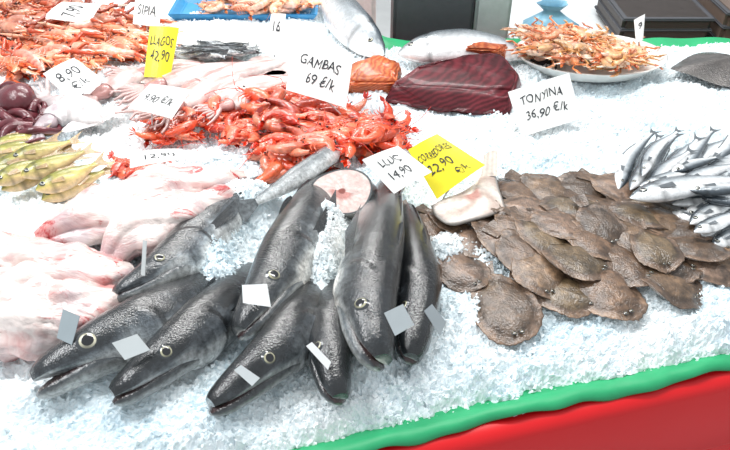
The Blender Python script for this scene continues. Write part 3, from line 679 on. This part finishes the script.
# ---------- ice bed
def front(x): return .599+.2635*x
def back(x): return 1.985+(.37+.22*np.maximum(0,-.05-x))*(1-sstep(-.10,.07,x))
BUMPS=[(222,232,.05,.07,.062),(208,262,.05,.06,.052),(238,205,.06,.05,.05),(325,262,.035,.07,.066),(330,235,.04,.06,.06),(318,290,.03,.05,.05),(200,165,.14,.05,.02),(462,256,.07,.05,.022),
       (225,290,.04,.05,.035),(320,312,.03,.03,.03),(600,140,.3,.15,.02),(20,225,.12,.08,.01),(80,425,.25,.1,.01),(265,215,.03,.04,.055),(440,250,.03,.06,.02),(345,150,.05,.04,.02)]
BW=[(P(u,v),rx,ry,h) for (u,v,rx,ry,h) in BUMPS]
def icebase(x,y):
    z=.026*(vn(x*8,y*8,1)-.5)+.018*(vn(x*22,y*22,2)-.5)+.010*(vn(x*50,y*50,3)-.5)
    for (c,rx,ry,h) in BW: z=z+h*np.exp(-((x-c[0])/rx)**2-((y-c[1])/ry)**2)
    sd=y-front(x)-.008*np.sin(x*9)-.008*vn(x*30,x*0,5)
    z=z-.045*(1-sstep(-.01,.07,sd))
    z=z-.05*(1-sstep(0,.06,back(x)-y))
    return z
nx,ny=1000,720
q=np.linspace(-1,1,nx); X1=1.7*np.sign(q)*np.abs(q)**1.4
J=np.linspace(0,1,ny)**1.5
X,JJ=np.meshgrid(X1,J); Y=front(X)+(back(X)-front(X))*JJ
Zi=icebase(X,Y)+.006*chips(X*100,Y*100,1.0)*(.3+1.2*vn(X*15,Y*15,9))+.003*chips(X*210,Y*210,7.0)-.005+Z0
V=np.stack([X,Y,Zi],-1).reshape(-1,3).astype(np.float32)
idx=np.arange(nx*ny).reshape(ny,nx)
Fq=np.stack([idx[:-1,:-1],idx[:-1,1:],idx[1:,1:],idx[1:,:-1]],-1).reshape(-1,4)
def fastmesh(name,V,Fq,mat,smooth=False):
    me=bpy.data.meshes.new(name); k=Fq.shape[1]; me.vertices.add(len(V)); me.vertices.foreach_set('co',V.astype(np.float32).ravel())
    me.loops.add(Fq.size); me.loops.foreach_set('vertex_index',Fq.ravel().astype(np.int32))
    me.polygons.add(len(Fq)); me.polygons.foreach_set('loop_start',(np.arange(len(Fq))*k).astype(np.int32))
    me.update(calc_edges=True); me.validate(); me.polygons.foreach_set('use_smooth',[smooth]*len(me.polygons)); me.materials.append(mat)
    ob=bpy.data.objects.new(name,me); bpy.context.collection.objects.link(ob); return ob
ice=fastmesh('ice_bed',V,Fq,M_ice)
nc=15000
cx=rng.uniform(-1.2,1.2,nc); jj=rng.uniform(0.005,1,nc)**1.5; cy=front(cx)+(back(cx)-front(cx))*jj
bx=[];by=[]
for (c,rx,ry,h) in BW[:11]:
    k=700; bx.append(rng.normal(c[0],rx*.6,k)); by.append(rng.normal(c[1],ry*.6,k))
cx=np.r_[cx,np.concatenate(bx)]; cy=np.r_[cy,np.concatenate(by)]; ncc=len(cx)
cz=icebase(cx,cy)+Z0+rng.uniform(0,.004,ncc)
octa=np.array([(1,0,0),(-1,0,0),(0,1,0),(0,-1,0),(0,0,1),(0,0,-1)],float)
of=np.array([(0,2,4),(2,1,4),(1,3,4),(3,0,4),(2,0,5),(1,2,5),(3,1,5),(0,3,5)])
sz=.0015+.0045*rng.random(ncc)**2
Vc=octa[None]*rng.uniform(.5,1.4,(ncc,6,3))+rng.uniform(-.35,.35,(ncc,6,3))
Vc=Vc*sz[:,None,None]+np.stack([cx,cy,cz],-1)[:,None,:]
Fc=(of[None]+(np.arange(ncc)*6)[:,None,None]).reshape(-1,3)
ch=fastmesh('ice_chips',Vc.reshape(-1,3),Fc,M_ice); ch.parent=ice
# ---------- counter, tarps
def strip(name,rows,mat,smooth=True,thick=0):
    rows=[np.array(r) for r in rows]; n=len(rows[0]); V=np.vstack(rows); F_=[(q*n+i,q*n+i+1,(q+1)*n+i+1,(q+1)*n+i) for q in range(len(rows)-1) for i in range(n-1)]
    me=bpy.data.meshes.new(name); me.from_pydata(V.tolist(),[],F_); me.materials.append(mat)
    for p in me.polygons: p.use_smooth=smooth
    ob=bpy.data.objects.new(name,me); bpy.context.collection.objects.link(ob)
    if thick: md=ob.modifiers.new('s','SOLIDIFY'); md.thickness=thick
    return ob
xs=np.linspace(-1.7,1.7,420)
def frow(d,z,amp=0,k=0,za=0):
    w=amp*np.sin(xs*13+k)+amp*.5*np.sin(xs*37+k*2)+amp*.4*np.sin(xs*83+k); return np.stack([xs+.25*(d+w),front(xs)-(d+w),Z0+z+za*np.sin(xs*23+k)+za*.6*np.sin(xs*61)],-1)
strip('green_tarp',[frow(-.10,-.05),frow(-.03,-.035),frow(-.016,-.024,.002,1,.001),frow(-.006,-.022,.003,2,.002),frow(.001,-.025,.003,2,.002),frow(.004,-.030,.0035,2,.003),frow(.004,-.032,.0035,2,.004)],M_green,thick=.0015)
def brow(d,z,amp=0,k=0): return np.stack([xs,back(xs)+d+amp*np.sin(xs*19+k),Z0+z+.004*np.sin(xs*31)],-1)
strip('green_tarp',[brow(-.07,-.04),brow(-.02,-.018,.004,1),brow(.02,-.005,.01,2),brow(.045,-.03,.006,2),brow(.05,-.12,.006,3)],M_green,thick=.0015)
bx_=list(xs[::10]); ring=[(x,front(x)+.012) for x in bx_]+[(x,float(back(x))+.03) for x in bx_[::-1]]
me=bpy.data.meshes.new('display_counter'); k=len(ring); vv=[(x,y,Z0-.06) for x,y in ring]+[(x,y,.0) for x,y in ring]
me.from_pydata(vv,[],[tuple(range(k))]+[(i,i+k,(i+1)%k+k,(i+1)%k) for i in range(k)]); me.materials.append(M_red)
counter=bpy.data.objects.new('display_counter',me); bpy.context.collection.objects.link(counter)
lip=strip('front_lip',[frow(-.02,-.042),frow(.000,-.036),frow(.018,-.042),frow(.026,-.057),frow(.026,-.22),frow(.012,-.25),frow(-.012,-.25)],M_red); lip.parent=counter
# ---------- background
def box(name,x0,x1,y0,y1,z0,z1,mat,bev=.01):
    bm=bmesh.new(); bmesh.ops.create_cube(bm,size=1)
    for v in bm.verts: v.co=Vector(((x1-x0)*v.co.x,(y1-y0)*v.co.y,(z1-z0)*(v.co.z+.5)))
    if bev: bmesh.ops.bevel(bm,geom=list(bm.edges),offset=bev,segments=2,affect='EDGES')
    me=bpy.data.meshes.new(name); bm.to_mesh(me); bm.free(); me.materials.append(mat); ob=bpy.data.objects.new(name,me); ob.location=((x0+x1)/2,(y0+y1)/2,z0)
    bpy.context.collection.objects.link(ob); return ob
box('floor',-6,6,-3,8,-.1,0,M_floor,0)
box('wall_back',-6,6,7.9,8,0,4,M_wall,0)
box('dark_column',.09,.345,2.16,2.40,0,3.2,M_dark)
box('steel_column',.350,.465,2.17,2.30,0,3.2,M_grey)
box('rear_workbench',.50,2.6,2.15,3.1,0,.80,flat_mat('bench_steel','#e2e6e8',rough=.4),.01)
def crate(name,x0,x1,y0,y1,z0,z1,mat,fill):
    o=box(name,x0,x1,y0,y1,z0,z1,mat,.012)
    for i in range(3):
        zz=(z1-z0)*(.2+.35*i)
        s=box('rim_%d'%i,x0-.006,x1+.006,y0-.006,y1+.006,z0+zz,z0+zz+.01,fill,.004); s.parent=o; s.location=(0,0,zz)
    return o
crate('storage_crate',.84,1.13,2.2,2.5,.80,.90,flat_mat('crate_dark','#4c4542',rough=.5),M_dark)
crate('storage_crate',1.16,1.6,2.18,2.5,.80,.93,flat_mat('crate_brown','#6a5a50',rough=.5),M_dark)
bagm=MB()
th=np.linspace(0,2*np.pi,20,endpoint=False); vs=[]
for i,(z,r) in enumerate([(.802,.07),(.82,.095),(.85,.09),(.88,.05),(.90,.025),(.925,.05)]):
    for j,t in enumerate(th): vs.append((.62+r*math.cos(t)*(1+.12*math.sin(5*t+i)),2.27+.7*r*math.sin(t)*(1+.12*math.cos(4*t+i)),z))
bagm.add(vs,[(q_*20+j,q_*20+(j+1)%20,(q_+1)*20+(j+1)%20,(q_+1)*20+j) for q_ in range(5) for j in range(20)],np.ones(3)); bagm.obj('plastic_bag',[flat_mat('bag_blue','#8fc4dd',rough=.3)])
box('white_cabinet',-1.6,.05,3.1,3.5,0,1.3,M_white,.02)
# ---------- lights
def area(loc,rot,sx,sy,e,col=(1,1,1)):
    l=bpy.data.lights.new('a','AREA'); l.shape='RECTANGLE'; l.size=sx; l.size_y=sy; l.energy=e; l.color=col
    o=bpy.data.objects.new('overhead_light',l); o.location=loc; o.rotation_euler=[math.radians(a) for a in rot]; bpy.context.collection.objects.link(o)
area((-.4,4.0,3.4),(-45,0,0),2.4,.5,92,(1,.985,.96))  # added strip light behind the stall, placed for highlights on the wet fish
area((-1.5,1.2,3.0),(0,-28,0),.5,1.6,42,(.98,.99,1))
area((.3,1.7,3.1),(-8,0,0),1.8,.3,46,(1,.99,.97))
w=bpy.data.worlds.new('World'); bpy.context.scene.world=w; w.use_nodes=True
w.node_tree.nodes['Background'].inputs[0].default_value=(.90,.955,1,1); w.node_tree.nodes['Background'].inputs[1].default_value=.70
bpy.context.scene.view_settings.view_transform='Standard'
cam=bpy.data.cameras.new('camera'); cam.lens=F/730*36; cam.sensor_width=36; co=bpy.data.objects.new('camera',cam); co.location=CAM
co.rotation_euler=(math.radians(90)-PITCH,0,0); bpy.context.collection.objects.link(co); bpy.context.scene.camera=co
